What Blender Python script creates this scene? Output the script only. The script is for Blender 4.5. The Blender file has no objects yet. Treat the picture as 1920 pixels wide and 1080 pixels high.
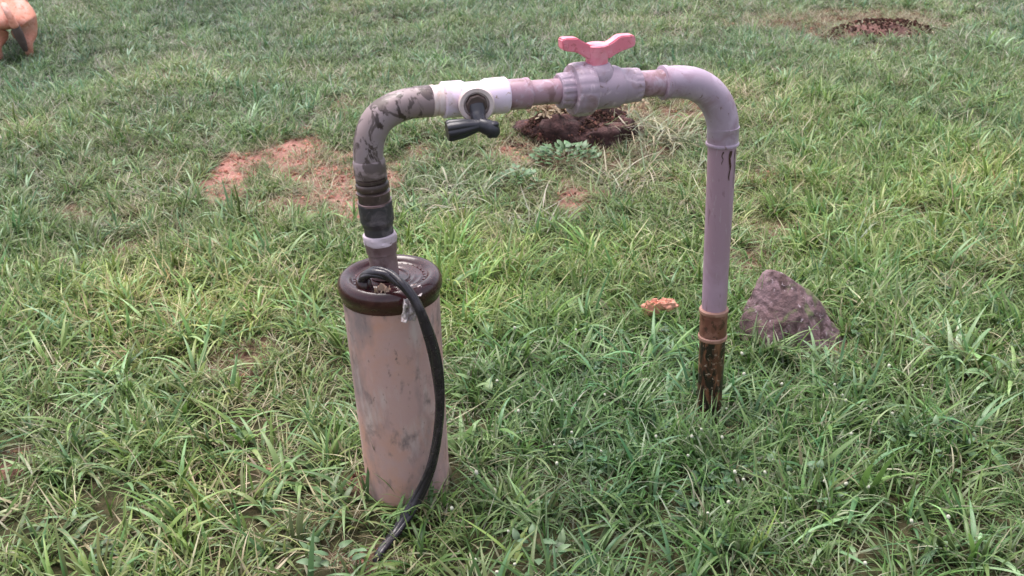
import bpy, bmesh, math, random
import numpy as np
from mathutils import Vector, Matrix, noise as mn

S = bpy.context.scene
COL = S.collection
random.seed(7)
RNG = np.random.default_rng(11)

# ------------------------------------------------------------------ camera
CAM_H = 1.4
FOC = 2100.0                      # focal length in photo pixels (photo is 1920 wide)
PITCH = math.radians(25.0); ROLL = math.radians(-2.0)
fw = Vector((0, math.cos(PITCH), -math.sin(PITCH)))
r0 = Vector((1, 0, 0)); u0 = Vector((0, math.sin(PITCH), math.cos(PITCH)))
rt = r0*math.cos(ROLL) + u0*math.sin(ROLL)
up = -r0*math.sin(ROLL) + u0*math.cos(ROLL)
CAMP = Vector((0, 0, CAM_H))
cd = bpy.data.cameras.new('camera'); cam = bpy.data.objects.new('camera', cd); COL.objects.link(cam)
cd.sensor_width = 36.0; cd.lens = 36.0*FOC/1920.0; cd.clip_start = 0.05; cd.clip_end = 500
M = Matrix((rt, up, -fw)).transposed().to_4x4(); M.translation = CAMP
cam.matrix_world = M
cd.dof.use_dof = True; cd.dof.focus_distance = 2.3; cd.dof.aperture_fstop = 11
S.camera = cam

# ------------------------------------------------------------------ world + sun (overcast)
SUN_EL = math.radians(72); SUN_AZ = math.radians(-35)
w = bpy.data.worlds.new('World'); S.world = w; w.use_nodes = True
nt = w.node_tree; bg = nt.nodes['Background']
sky = nt.nodes.new('ShaderNodeTexSky'); sky.sky_type = 'NISHITA'; sky.sun_disc = False
sky.sun_elevation = SUN_EL; sky.sun_rotation = SUN_AZ
sky.air_density = 1.0; sky.dust_density = 4.0; sky.ozone_density = 1.0
hs = nt.nodes.new('ShaderNodeHueSaturation'); hs.inputs['Saturation'].default_value = .5   # overcast: a greyer sky
nt.links.new(sky.outputs[0], hs.inputs['Color']); nt.links.new(hs.outputs[0], bg.inputs[0]); bg.inputs[1].default_value = 0.115
sl = bpy.data.lights.new('sun', 'SUN'); sun = bpy.data.objects.new('sun', sl); COL.objects.link(sun)
sl.energy = 1.35; sl.angle = math.radians(40); sl.color = (1.0, 0.93, 0.90)
sd = Vector((math.sin(SUN_AZ)*math.cos(SUN_EL), math.cos(SUN_AZ)*math.cos(SUN_EL), math.sin(SUN_EL)))
sun.rotation_euler = sd.to_track_quat('Z', 'Y').to_euler()
S.view_settings.view_transform = 'Standard'; S.view_settings.look = 'None'
S.view_settings.gamma = 1.0; S.view_settings.use_curve_mapping = False
S.view_settings.exposure = 1.6
S.cycles.max_bounces = 5; S.cycles.diffuse_bounces = 3; S.cycles.transmission_bounces = 3; S.cycles.glossy_bounces = 2; S.cycles.transparent_max_bounces = 4

# ------------------------------------------------------------------ place finding
def ray(x, y): return fw*FOC + rt*(x-960) - up*(y-540)
def at_z(x, y, z=0.0):
    d = ray(x, y); return CAMP + d*((z-CAM_H)/d.z)
def at_y(x, y, Y):
    d = ray(x, y); return CAMP + d*(Y/d.y)
def depth(P): return (P-CAMP).dot(fw)
BASE = at_z(765, 925); RB = at_z(1328, 790)
PN = (RB-BASE).cross(Vector((0, 0, 1))).normalized()
def at_p(x, y):                                # a point in the upright plane through both pipes
    d = ray(x, y); return CAMP + d*((BASE-CAMP).dot(PN)/d.dot(PN))
def proj_np(X, Y, Z=0.0):
    dx, dy, dz = X-CAMP.x, Y-CAMP.y, Z-CAMP.z
    z = dx*fw.x+dy*fw.y+dz*fw.z
    z = np.where(np.abs(z) < 1e-3, 1e-3, z)
    px = 960+FOC*(dx*rt.x+dy*rt.y+dz*rt.z)/z
    py = 540-FOC*(dx*up.x+dy*up.y+dz*up.z)/z
    return px, py, z

# ------------------------------------------------------------------ object helpers
def mesh_obj(name, verts, faces, mat, parent=None, smooth=True, sharp=35):
    me = bpy.data.meshes.new(name); me.from_pydata([tuple(v) for v in verts], [], faces); me.update()
    if mat: me.materials.append(mat)
    if smooth:
        me.shade_smooth()
        if sharp: me.set_sharp_from_angle(angle=math.radians(sharp))
    o = bpy.data.objects.new(name, me); COL.objects.link(o)
    if parent: o.parent = parent; o.matrix_parent_inverse = Matrix.Translation(-parent.location)
    return o
def tag(o, label=None, cat=None, group=None, kind=None):
    if label: o['label'] = label
    if cat: o['category'] = cat
    if group: o['group'] = group
    if kind: o['kind'] = kind
    return o
def thing(name, loc, label, cat, group=None):
    o = bpy.data.objects.new(name, None); COL.objects.link(o); o.location = loc
    o.empty_display_size = .05
    return tag(o, label, cat, group)

class MB:
    def __init__(s): s.v = []; s.f = []
    def add(s, v, f):
        n = len(s.v); s.v += [Vector(a) for a in v]; s.f += [tuple(i+n for i in q) for q in f]
def rings(centers, tangents, radii, seg=32, cap=True, rfun=None):
    """swept surface; rfun(i, angle) multiplies the radius"""
    v = []; f = []
    t = tangents[0].normalized()
    n = t.cross(Vector((0.13, 0.31, 0.94)))
    if n.length < .2: n = t.cross(Vector((1, 0, 0)))
    n.normalize()
    for i, c in enumerate(centers):
        t = tangents[i].normalized()
        n = (n - t*n.dot(t)).normalized(); b = t.cross(n)
        for k in range(seg):
            a = 2*math.pi*k/seg
            r = radii[i]*(rfun(i, a) if rfun else 1)
            v.append(c + n*math.cos(a)*r + b*math.sin(a)*r)
    for i in range(len(centers)-1):
        for k in range(seg):
            k2 = (k+1) % seg
            f.append((i*seg+k, i*seg+k2, (i+1)*seg+k2, (i+1)*seg+k))
    if cap:
        f.append(tuple(range(seg-1, -1, -1))); f.append(tuple((len(centers)-1)*seg+k for k in range(seg)))
    return v, f
def lathe(A, B, prof, seg=40, rfun=None, cap=True):
    """prof = [(fraction along A->B, radius)]"""
    d = B-A
    return rings([A+d*t for t, r in prof], [d]*len(prof), [r for t, r in prof], seg, cap, rfun)
def catmull(P, n=8):
    out = []
    Q = [P[0]*2-P[1]] + list(P) + [P[-1]*2-P[-2]]
    for i in range(1, len(Q)-2):
        a, b, c, d = Q[i-1:i+3]
        for k in range(n):
            t = k/n
            out.append(.5*((2*b)+(c-a)*t+(2*a-5*b+4*c-d)*t*t+(3*b-a-3*c+d)*t**3))
    out.append(P[-1].copy()); return out
def tangents(P):
    return [(P[min(i+1, len(P)-1)]-P[max(i-1, 0)]).normalized() for i in range(len(P))]
def tube(P, rad, seg=32, n=8, cap=True, rfun=None):
    C = catmull(P, n)
    if callable(rad): R = [rad(i/(len(C)-1)) for i in range(len(C))]
    else: R = [rad]*len(C)
    return rings(C, tangents(C), R, seg, cap, rfun)
def bev(lo, hi, r, b=.0015, L=1.0):
    """profile of a flange between fractions lo..hi with bevelled shoulders"""
    k = b/L
    return [(lo, r-b), (lo+k, r), (hi-k, r), (hi, r-b)]

# ------------------------------------------------------------------ materials
def newmat(name):
    m = bpy.data.materials.new(name); m.use_nodes = True
    nt = m.node_tree; p = nt.nodes['Principled BSDF']; return m, nt, p
def N(nt, t, **kw):
    n = nt.nodes.new(t)
    for k, v in kw.items():
        if k.startswith('_'): n.inputs[int(k[1:])].default_value = v
        else: setattr(n, k, v)
    return n
def noise_fac(nt, scale, lo, hi, detail=5, rough=.6, stretch=(1, 1, 1), off=(0, 0, 0), dist=0.0):
    tc = N(nt, 'ShaderNodeTexCoord'); mp = N(nt, 'ShaderNodeMapping')
    mp.inputs['Scale'].default_value = stretch; mp.inputs['Location'].default_value = off
    nt.links.new(tc.outputs['Object'], mp.inputs[0])
    no = N(nt, 'ShaderNodeTexNoise'); no.inputs['Scale'].default_value = scale
    no.inputs['Detail'].default_value = detail; no.inputs['Roughness'].default_value = rough
    no.inputs['Distortion'].default_value = dist
    nt.links.new(mp.outputs[0], no.inputs['Vector'])
    mr = N(nt, 'ShaderNodeMapRange'); mr.inputs[1].default_value = lo; mr.inputs[2].default_value = hi
    nt.links.new(no.outputs[0], mr.inputs[0]); return mr.outputs[0], no
def mixc(nt, fac, a, b):
    m = N(nt, 'ShaderNodeMix', data_type='RGBA')
    nt.links.new(fac, m.inputs[0])
    for s, x in ((6, a), (7, b)):
        if isinstance(x, tuple): m.inputs[s].default_value = (*x, 1)
        else: nt.links.new(x, m.inputs[s])
    return m.outputs[2]
def weathered(name, base, layers, rough=.5, bump=.15, bscale=180, rvar=.15, dist=.6):
    """layers = [(colour, noise scale, lo, hi, stretch)] painted one over the other"""
    m, nt, p = newmat(name); c = base
    for i, (col, sc, lo, hi, st) in enumerate(layers):
        fac, _ = noise_fac(nt, sc, lo, hi, stretch=st, off=(i*3.1, i*1.7, i*.9), dist=dist)
        c = mixc(nt, fac, c, col)
    if isinstance(c, tuple): p.inputs['Base Color'].default_value = (*c, 1)
    else: nt.links.new(c, p.inputs['Base Color'])
    rf, _ = noise_fac(nt, 25, .3, .7)
    mr = N(nt, 'ShaderNodeMapRange'); mr.inputs[3].default_value = max(.05, rough-rvar); mr.inputs[4].default_value = rough+rvar
    nt.links.new(rf, mr.inputs[0]); nt.links.new(mr.outputs[0], p.inputs['Roughness'])
    bf, _ = noise_fac(nt, bscale, 0, 1, detail=4)
    bp = N(nt, 'ShaderNodeBump'); bp.inputs['Strength'].default_value = bump; bp.inputs['Distance'].default_value = .002
    nt.links.new(bf, bp.inputs['Height']); nt.links.new(bp.outputs[0], p.inputs['Normal'])
    return m
U = (1, 1, 1)
m_lilac = weathered('lilac_grey_plastic', (.375, .28, .365), [((.49, .375, .48), 9, .45, .6, U), ((.32, .215, .28), 25, .52, .66, U), ((.22, .14, .16), 90, .63, .70, (1, 1, .5))], .42, .06)
m_valve = weathered('dusty_lilac_plastic', (.34, .255, .325), [((.27, .175, .205), 22, .50, .64, U), ((.50, .385, .46), 45, .54, .66, U), ((.19, .12, .13), 70, .60, .70, U)], .5, .1)
m_rpipe = weathered('pinkish_grey_plastic', (.33, .205, .262), [((.40, .26, .345), 12, .45, .6, (1, 1, .3)), ((.23, .13, .165), 70, .61, .70, (1, 1, .2)), ((.40, .30, .34), 120, .62, .7, (1, 1, .15))], .42, .05)
m_hpipe = weathered('rosy_grey_plastic', (.33, .20, .25), [((.21, .115, .13), 30, .48, .6, U), ((.40, .30, .37), 40, .54, .64, U)], .4, .06)
m_elbow = weathered('muddy_grey_plastic', (.24, .175, .18), [((.27, .21, .23), 10, .45, .65, U), ((.085, .058, .058), 30, .54, .58, (1, 1, .7)), ((.045, .027, .027), 45, .57, .61, (1, 1, .5)), ((.09, .062, .058), 8, .56, .62, U)], .5, .12)
m_white = weathered('off_white_plastic', (.70, .57, .71), [((.58, .45, .47), 22, .5, .66, U), ((.36, .24, .20), 80, .61, .68, U)], .38, .04)
m_cream = weathered('cream_plastic', (.62, .50, .50), [((.45, .30, .25), 30, .5, .75, U)], .45, .06)
m_black = weathered('black_plastic', (.018, .016, .024), [((.05, .045, .06), 20, .5, .8, U)], .38, .1)
m_dark = weathered('dark_rubber', (.022, .014, .014), [((.10, .07, .07), 45, .55, .72, U), ((.22, .18, .19), 90, .66, .78, U)], .45, .25)
m_dkgrey = weathered('charcoal_plastic', (.040, .034, .042), [((.13, .105, .12), 38, .5, .68, U), ((.02, .012, .012), 20, .55, .7, U)], .5, .2)
m_nip = weathered('brown_threads', (.075, .045, .042), [((.03, .018, .016), 26, .45, .65, U), ((.2, .15, .15), 70, .62, .75, U)], .45, .2)
m_tape = weathered('thread_tape', (.55, .44, .50), [((.35, .24, .22), 40, .56, .75, U)], .6, .3)
m_stub = weathered('stained_riser', (.17, .105, .11), [((.27, .19, .20), 22, .5, .7, U), ((.07, .035, .03), 34, .55, .7, (1, 1, .4))], .5, .12)
m_pink = weathered('coral_pink_plastic', (.72, .20, .27), [((.78, .30, .38), 25, .47, .62, U), ((.50, .13, .16), 80, .58, .68, U)], .4, .05)
m_cap = weathered('dark_brown_plastic', (.030, .008, .010), [((.055, .017, .018), 14, .5, .64, U), ((.11, .06, .06), 90, .64, .74, U)], .2, .35, 40, .1)
m_cas = weathered('dusty_casing', (.46, .285, .265), [((.49, .265, .205), 9, .45, .65, U), ((.26, .190, .190), 12, .50, .66, (1, 1, .4)), ((.52, .40, .38), 26, .52, .72, (1, 1, .25)), ((.21, .145, .14), 30, .56, .70, (1, 1, .6)), ((.17, .11, .10), 90, .63, .74, (1, 1, .6))], .75, .4, 90, .15, .1)
m_rust = weathered('rust_brown_plastic', (.14, .050, .036), [((.24, .105, .080), 40, .48, .6, U), ((.055, .022, .015), 50, .53, .60, (1,1,.5))], .4, .15)
m_lip = weathered('pale_rust_lip', (.33, .17, .13), [((.18, .07, .045), 30, .5, .7, U)], .45, .1)
m_corr = weathered('wet_brown_pipe', (.075, .028, .018), [((.19, .080, .045), 50, .5, .6, (1, 1, .3)), ((.014, .008, .007), 55, .46, .52, (1, 1, .35)), ((.30, .22, .17), 110, .60, .66, U)], .35, .25)
m_stain = weathered('dark_stain', (.05, .022, .018), [], .3, .05)
m_cable = weathered('black_cable', (.016, .011, .017), [((.035, .026, .034), 40, .50, .66, U), ((.10, .075, .075), 150, .64, .70, U)], .3, .3, 200)
m_leafdry = weathered('dry_leaf', (.36, .23, .17), [((.50, .36, .28), 40, .5, .7, U), ((.18, .10, .07), 60, .58, .7, U)], .8, .5)
m_wrap = weathered('clear_wrap', (.50, .42, .42), [((.20, .12, .10), 60, .5, .65, U)], .2, .5)
m_orange = weathered('orange_scrap', (.66, .27, .19), [((.72, .38, .28), 40, .45, .7, U)], .8, .3)
m_rock = weathered('purple_brown_rock', (.115, .066, .070), [((.20, .125, .14), 11, .48, .60, U), ((.055, .027, .027), 20, .52, .60, U), ((.36, .28, .31), 75, .62, .69, U), ((.11, .115, .055), 18, .57, .66, U)], .85, .8, 45)
for n_ in m_rock.node_tree.nodes:
    if n_.type == 'BUMP': n_.inputs['Distance'].default_value = .01
m_mound = weathered('dark_red_earth', (.060, .026, .026), [((.12, .055, .048), 20, .5, .66, U), ((.025, .012, .012), 30, .5, .65, U)], .95, 1.0, 60)
for n_ in m_mound.node_tree.nodes:
    if n_.type == 'BUMP': n_.inputs['Distance'].default_value = .01
m_flower = weathered('pale_flower', (.46, .45, .36), [((.66, .45, .36), 4, .55, .7, U)], .8, .3)

# foliage: colour per blade ('bcol' attribute) times a tint per tuft
def foliage(name, tinted=True, rough=.42, trans=.35):
    m = bpy.data.materials.new(name); m.use_nodes = True; nt = m.node_tree; nt.nodes.clear()
    out = N(nt, 'ShaderNodeOutputMaterial')
    a = N(nt, 'ShaderNodeAttribute', attribute_name='bcol'); c = a.outputs['Color']
    if tinted:
        b = N(nt, 'ShaderNodeAttribute', attribute_name='tint', attribute_type='INSTANCER')
        mu = N(nt, 'ShaderNodeMix', data_type='RGBA', blend_type='MULTIPLY'); mu.inputs[0].default_value = 1
        nt.links.new(c, mu.inputs[6]); nt.links.new(b.outputs['Color'], mu.inputs[7]); c = mu.outputs[2]
    p = N(nt, 'ShaderNodeBsdfPrincipled'); p.inputs['Roughness'].default_value = rough
    p.inputs['Specular IOR Level'].default_value = .45
    nt.links.new(c, p.inputs['Base Color'])
    t = N(nt, 'ShaderNodeBsdfTranslucent'); nt.links.new(c, t.inputs[0])
    mx = N(nt, 'ShaderNodeMixShader'); mx.inputs[0].default_value = trans
    nt.links.new(p.outputs[0], mx.inputs[1]); nt.links.new(t.outputs[0], mx.inputs[2])
    nt.links.new(mx.outputs[0], out.inputs[0]); return m
m_fol = foliage('grass_blades'); m_leaf = foliage('leaf_green', False); m_crumb = foliage('soil_crumb', True, .95, 0.0)
m_crumb.node_tree.nodes['Principled BSDF'].inputs['Specular IOR Level'].default_value = .1

# ------------------------------------------------------------------ ground
PATCH = [  # soil patches: photo x, y, radii in photo pixels, strength, redness
    (432, 330, 42, 40, 1.0, 1.0), (548, 290, 54, 40, 1, .9), (600, 325, 60, 34, .9, .8), (655, 350, 52, 62, 1.0, 1.0), (530, 380, 58, 20, .8, .45),
    (735, 330, 22, 24, .9, .8), (790, 290, 32, 18, .6, .5), (968, 288, 42, 28, .8, .8), (1085, 372, 38, 24, .8, .75), (1100, 262, 125, 42, 1.0, 0.0), (1230, 215, 110, 26, .6, .3),
    (1600, 45, 150, 24, .9, .05), (1660, 48, 60, 18, 1.0, .35), (1440, 45, 100, 14, .5, .1),
    (1425, 330, 36, 16, .8, .6), (1395, 375, 22, 18, .6, .6), (1440, 440, 50, 30, .55, .4), (1385, 490, 36, 26, .8, .2), (1730, 410, 40, 16, .5, .3),
    (585, 455, 26, 14, .6, .5), (240, 465, 36, 20, .6, .3), (140, 390, 50, 24, .55, .2), (450, 680, 70, 40, .5, .35), (700, 1060, 60, 28, .7, .2),
    (15, 880, 50, 30, .85, .3), (640, 200, 50, 20, .5, .4), (1560, 655, 60, 28, .7, .4), (500, 870, 30, 16, .4, .3), (680, 925, 44, 22, .7, .2), (1330, 800, 44, 18, .4, .2), (870, 215, 60, 14, .35, .3)]
PG = []
for (x, y, rx, ry, s, red) in PATCH:
    P = at_z(x, y); d = depth(P); ang = math.atan2(CAM_H, P.y)
    PG.append((P.x, P.y, rx*d/FOC, ry*d/FOC/math.sin(ang), s, red))
def vnoise(X, Y, sc, seed=0):
    """cheap smooth value noise on arrays, 0..1"""
    x = X*sc+seed*17.3; y = Y*sc-seed*9.1
    xi = np.floor(x).astype(int); yi = np.floor(y).astype(int); fx = x-xi; fy = y-yi
    fx = fx*fx*(3-2*fx); fy = fy*fy*(3-2*fy)
    def h(a, b):
        n = (a*374761393+b*668265263+seed*1442695) & 0x7fffffff
        n = ((n ^ (n >> 13))*1274126177) & 0x7fffffff
        return ((n ^ (n >> 16)) & 0xffff)/65535.0
    return (h(xi, yi)*(1-fx)+h(xi+1, yi)*fx)*(1-fy)+(h(xi, yi+1)*(1-fx)+h(xi+1, yi+1)*fx)*fy
def fbm(X, Y, sc, seed=0, o=3):
    a = 0; t = 0
    for i in range(o): a = a+vnoise(X, Y, sc*2**i, seed+i)*.5**i; t += .5**i
    return a/t
def soil_mask(X, Y):
    m = np.zeros_like(X); red = np.zeros_like(X)
    wob = (fbm(X, Y, 12, 5)-.5)*1.5 + (fbm(X, Y, 40, 6)-.5)*.9
    for (cx, cy, rx, ry, s, rd) in PG:
        q = np.sqrt(((X-cx)/rx)**2+((Y-cy)/ry)**2)+wob
        k = np.clip((1.30-q)/.55, 0, 1)*s
        red = np.where(k > m, rd, red); m = np.maximum(m, k)
    return m, red
def gh(X, Y):
    r = np.hypot(X-.1, Y-2.1)
    amp = np.clip((r-.4)/2, .25, 1)
    big = (fbm(X, Y, .35, 9)-.5)*.22*np.clip((r-2.5)/6, 0, 1)
    hump = .036*np.exp(-((X-BASE.x)**2+(Y-BASE.y)**2)/.16**2)      # earth packed round the casing foot
    return hump+big+(fbm(X, Y, 1.6, 2)-.5)*.05*amp+(fbm(X, Y, 9, 3)-.5)*.022
def gz(x, y): return float(gh(np.array([x]), np.array([y]))[0])
def spaced(lo, hi, step, far, g=1.22):
    a = list(np.arange(lo, hi+step, step)); s = step
    while a[-1] < far: s *= g; a.append(a[-1]+s)
    s = step
    while a[0] > -far: s *= g; a.insert(0, a[0]-s)
    return np.array(a)
gx = spaced(-3.6, 3.4, .02, 120); gy = spaced(1.4, 8.0, .022, 120)
GX, GY = np.meshgrid(gx, gy); X = GX.ravel(); Y = GY.ravel()
sm, sr = soil_mask(X, Y)
Z = gh(X, Y) + sm*((fbm(X, Y, 30, 7)-.5)*.022-.006)
nx, ny = len(gx), len(gy)
me = bpy.data.meshes.new('ground')
idx = np.arange(nx*ny).reshape(ny, nx)
F4 = np.stack([idx[:-1, :-1], idx[:-1, 1:], idx[1:, 1:], idx[1:, :-1]], -1).reshape(-1, 4)
me.vertices.add(nx*ny); me.vertices.foreach_set('co', np.stack([X, Y, Z], -1).ravel())
me.loops.add(F4.size); me.loops.foreach_set('vertex_index', F4.ravel())
me.polygons.add(len(F4)); me.polygons.foreach_set('loop_start', np.arange(0, F4.size, 4)); me.update()
me.validate(); me.shade_smooth()
ca = me.attributes.new('soil', 'FLOAT_COLOR', 'POINT')
ca.data.foreach_set('color', np.stack([sm, sr, sm*0, sm*0+1], -1).ravel())
ground = bpy.data.objects.new('ground', me); COL.objects.link(ground); tag(ground, kind='structure')
m, nt, p = newmat('earth')
at = N(nt, 'ShaderNodeAttribute', attribute_name='soil'); sp = N(nt, 'ShaderNodeSeparateColor')
nt.links.new(at.outputs['Color'], sp.inputs[0])
f1, _ = noise_fac(nt, 6, .35, .65); f2, _ = noise_fac(nt, 60, .4, .65); f3, _ = noise_fac(nt, 120, .55, .7)
turf = mixc(nt, f1, (.050, .044, .022), (.075, .058, .032)); turf = mixc(nt, f2, turf, (.030, .036, .014))
brown = mixc(nt, f2, (.065, .032, .025), (.12, .062, .045))
red = mixc(nt, f2, (.38, .185, .158), (.24, .110, .092)); red = mixc(nt, f3, red, (.46, .29, .23))
soil = mixc(nt, sp.outputs[1], brown, red)
c = mixc(nt, sp.outputs[0], turf, soil)
nt.links.new(c, p.inputs['Base Color']); p.inputs['Roughness'].default_value = .95
p.inputs['Specular IOR Level'].default_value = .15
bf, _ = noise_fac(nt, 90, 0, 1, detail=8)
bp = N(nt, 'ShaderNodeBump'); bp.inputs['Strength'].default_value = 1; bp.inputs['Distance'].default_value = .008
nt.links.new(bf, bp.inputs['Height']); nt.links.new(bp.outputs[0], p.inputs['Normal'])
me.materials.append(m)

# ------------------------------------------------------------------ grass: tuft shapes
def blade(mb, base, az, length, width, tilt, curl, col, seg=4, twist=0., fold=0., tipcol=None, kink=None):
    """a ribbon: starts leaning `tilt` from upright towards `az`, bends by `curl` more"""
    P = Vector(base); v, cs = mb; n0 = len(v['co']); ang = tilt; a = az
    for i in range(seg+1):
        t = i/seg
        wv = width*.5*(1-t**2.2)*(.55+.45*min(1, t*4)) + .00015
        side = Vector((-math.sin(a+twist*t), math.cos(a+twist*t), 0))
        d = Vector((math.cos(a)*math.sin(ang), math.sin(a)*math.sin(ang), math.cos(ang)))
        if i: P = P + d*(length/seg)
        if P.z < .002: P.z = .002
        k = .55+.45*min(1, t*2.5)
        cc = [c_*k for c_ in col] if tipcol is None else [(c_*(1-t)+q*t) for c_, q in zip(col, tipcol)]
        nrm = side.cross(d)
        if fold:
            v['co'] += [P+side*wv, P-nrm*wv*fold, P-side*wv]; v['col'] += [cc]*3
        else:
            v['co'] += [P+side*wv, P-side*wv]; v['col'] += [cc]*2
        ang += curl/seg
        if kink and i == kink[0]: ang += kink[1]
    st = 3 if fold else 2
    for i in range(seg):
        for j in range(st-1):
            a0 = n0+i*st+j; cs.append((a0, a0+1, a0+st+1, a0+st))
def blade_mesh(name, mb, mat):
    v, cs = mb
    me = bpy.data.meshes.new(name); me.from_pydata([tuple(p) for p in v['co']], [], cs); me.update()
    at = me.attributes.new('bcol', 'FLOAT_COLOR', 'POINT')
    at.data.foreach_set('color', np.array([[*c, 1] for c in v['col']], dtype=np.float32).ravel())
    me.materials.append(mat); me.shade_smooth(); return me
def newmb(): return ({'co': [], 'col': []}, [])
GREEN = [(.136, .208, .054), (.112, .184, .046), (.175, .240, .074), (.080, .140, .036), (.225, .280, .112), (.160, .190, .066)]
BLUE = [(.140, .235, .105), (.180, .275, .135), (.110, .200, .080)]
STRAW = [(.34, .30, .185), (.26, .225, .13), (.42, .38, .26), (.20, .155, .095), (.30, .31, .17)]
YEL = [(.24, .27, .075), (.28, .31, .10)]
def jit(c, s=.18):
    k = 1+random.uniform(-s, s); return tuple(max(.01, x*k*(1+random.uniform(-.07, .07))) for x in c)
R_ = random.uniform
def disc(r):
    a = R_(0, 6.283); q = r*math.sqrt(random.random()); return q*math.cos(a), q*math.sin(a)
PROTO = {}
def proto(kind, n, fn, mat=None):
    L = []
    for i in range(n):
        mb = newmb(); fn(mb); me_ = blade_mesh(f'{kind}_tuft', mb, mat or m_fol)
        if mat: me_.shade_flat()
        L.append(me_)
    PROTO[kind] = L
def fine(mb, n=26, lmin=.035, lmax=.085, rad=.032):
    for _ in range(n):
        x, y = disc(rad); az = math.atan2(y, x)+R_(-1.3, 1.3)
        col = jit(random.choice(STRAW if random.random() < .16 else GREEN))
        blade(mb, (x, y, 0), az, R_(lmin, lmax), R_(.0018, .0056), R_(.05, .9), R_(.1, 1.9), col, 4, R_(-1, 1))
def mat_(mb):
    for _ in range(20):
        x, y = disc(.04)
        col = jit(random.choice(STRAW if random.random() < .33 else GREEN))
        blade(mb, (x, y, R_(.002, .012)), R_(0, 6.28), R_(.03, .08), R_(.0026, .0062), R_(.9, 1.35), R_(-.5, .9), col, 3, R_(-1.5, 1.5))
def mid(mb):
    for _ in range(15):
        x, y = disc(.025); az = math.atan2(y, x)+R_(-1, 1)
        col = jit(random.choice(GREEN+BLUE))
        blade(mb, (x, y, 0), az, R_(.06, .13), R_(.005, .009), R_(.1, .8), R_(.3, 1.9), col, 6, R_(-.6, .6), .35)
def broad(mb):
    for _ in range(7):
        x, y = disc(.02); az = R_(0, 6.28)
        col = jit(random.choice(BLUE+GREEN[:3]+GREEN[4:5]))
        blade(mb, (x, y, 0), az, R_(.07, .14), R_(.007, .012), R_(.15, .9), R_(.4, 2.0), col, 7, R_(-.4, .4), .35)
def straw(mb):
    for _ in range(11):
        x, y = disc(.04)
        blade(mb, (x, y, R_(.005, .025)), R_(0, 6.28), R_(.05, .13), R_(.0015, .0035), R_(.7, 1.5), R_(-.4, .8), jit(random.choice(STRAW)), 4, R_(-1, 1))
def stalk(mb):
    for _ in range(3):
        x, y = disc(.03)
        c_ = random.choice([(.30, .32, .17), (.36, .34, .22), (.22, .27, .11)])
        blade(mb, (x, y, 0), R_(0, 6.28), R_(.10, .18), R_(.0012, .002), R_(.1, .8), R_(0, .9), jit(c_), 6)
def clover(mb):
    for _ in range(11):
        x, y = disc(.04); h = R_(.012, .04); a = R_(0, 6.28); c_ = jit(random.choice([(.085, .155, .060), (.11, .19, .08), (.10, .16, .09)]))
        tx, ty = x+R_(-.01, .01), y+R_(-.01, .01)
        blade(mb, (x, y, 0), a, h, .0012, .2, .2, c_, 2)
        for k in range(3):
            blade(mb, (tx, ty, h), a+k*2.094, R_(.008, .013), R_(.008, .011), R_(1.1, 1.6), R_(0, .5), c_, 3, 0, .2)
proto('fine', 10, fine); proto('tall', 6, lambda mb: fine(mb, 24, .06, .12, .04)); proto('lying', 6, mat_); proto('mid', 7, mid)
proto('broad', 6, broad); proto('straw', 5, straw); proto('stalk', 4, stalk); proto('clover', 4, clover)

def scatter(name, kinds, P, rot, scl, ix, tint, label, cat):
    """ONE object: tufts instanced on a cloud of points"""
    col = bpy.data.collections.new(name+'_shapes'); n = 0
    for k in kinds:
        for me_ in PROTO[k]:
            o = bpy.data.objects.new(f'shape_{n:03d}', me_); col.objects.link(o); n += 1
    me = bpy.data.meshes.new(name); me.vertices.add(len(P)); me.vertices.foreach_set('co', P.astype(np.float32).ravel())
    for nm, ty, arr, key in (('rot', 'FLOAT_VECTOR', rot, 'vector'), ('scl', 'FLOAT', scl, 'value'), ('ix', 'INT', ix, 'value'), ('tint', 'FLOAT_COLOR', tint, 'color')):
        a = me.attributes.new(nm, ty, 'POINT'); a.data.foreach_set(key, arr.astype(np.int32 if ty == 'INT' else np.float32).ravel())
    me.update()
    o = bpy.data.objects.new(name, me); COL.objects.link(o)
    g = bpy.data.node_groups.new(name, 'GeometryNodeTree')
    g.interface.new_socket('Geometry', in_out='INPUT', socket_type='NodeSocketGeometry')
    g.interface.new_socket('Geometry', in_out='OUTPUT', socket_type='NodeSocketGeometry')
    gi = g.nodes.new('NodeGroupInput'); go = g.nodes.new('NodeGroupOutput')
    ci = g.nodes.new('GeometryNodeCollectionInfo'); ci.inputs['Collection'].default_value = col
    ci.inputs['Separate Children'].default_value = True; ci.inputs['Reset Children'].default_value = True
    ip = g.nodes.new('GeometryNodeInstanceOnPoints'); ip.inputs['Pick Instance'].default_value = True
    def na(nm, ty):
        q = g.nodes.new('GeometryNodeInputNamedAttribute'); q.data_type = ty; q.inputs[0].default_value = nm; return q.outputs[0]
    e = g.nodes.new('FunctionNodeEulerToRotation')
    g.links.new(na('rot', 'FLOAT_VECTOR'), e.inputs[0]); g.links.new(e.outputs[0], ip.inputs['Rotation'])
    g.links.new(na('scl', 'FLOAT'), ip.inputs['Scale']); g.links.new(na('ix', 'INT'), ip.inputs['Instance Index'])
    g.links.new(gi.outputs[0], ip.inputs['Points']); g.links.new(ci.outputs[0], ip.inputs['Instance'])
    g.links.new(ip.outputs[0], go.inputs[0])
    md = o.modifiers.new('scatter', 'NODES'); md.node_group = g
    return tag(o, label, cat, kind='stuff')

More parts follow.
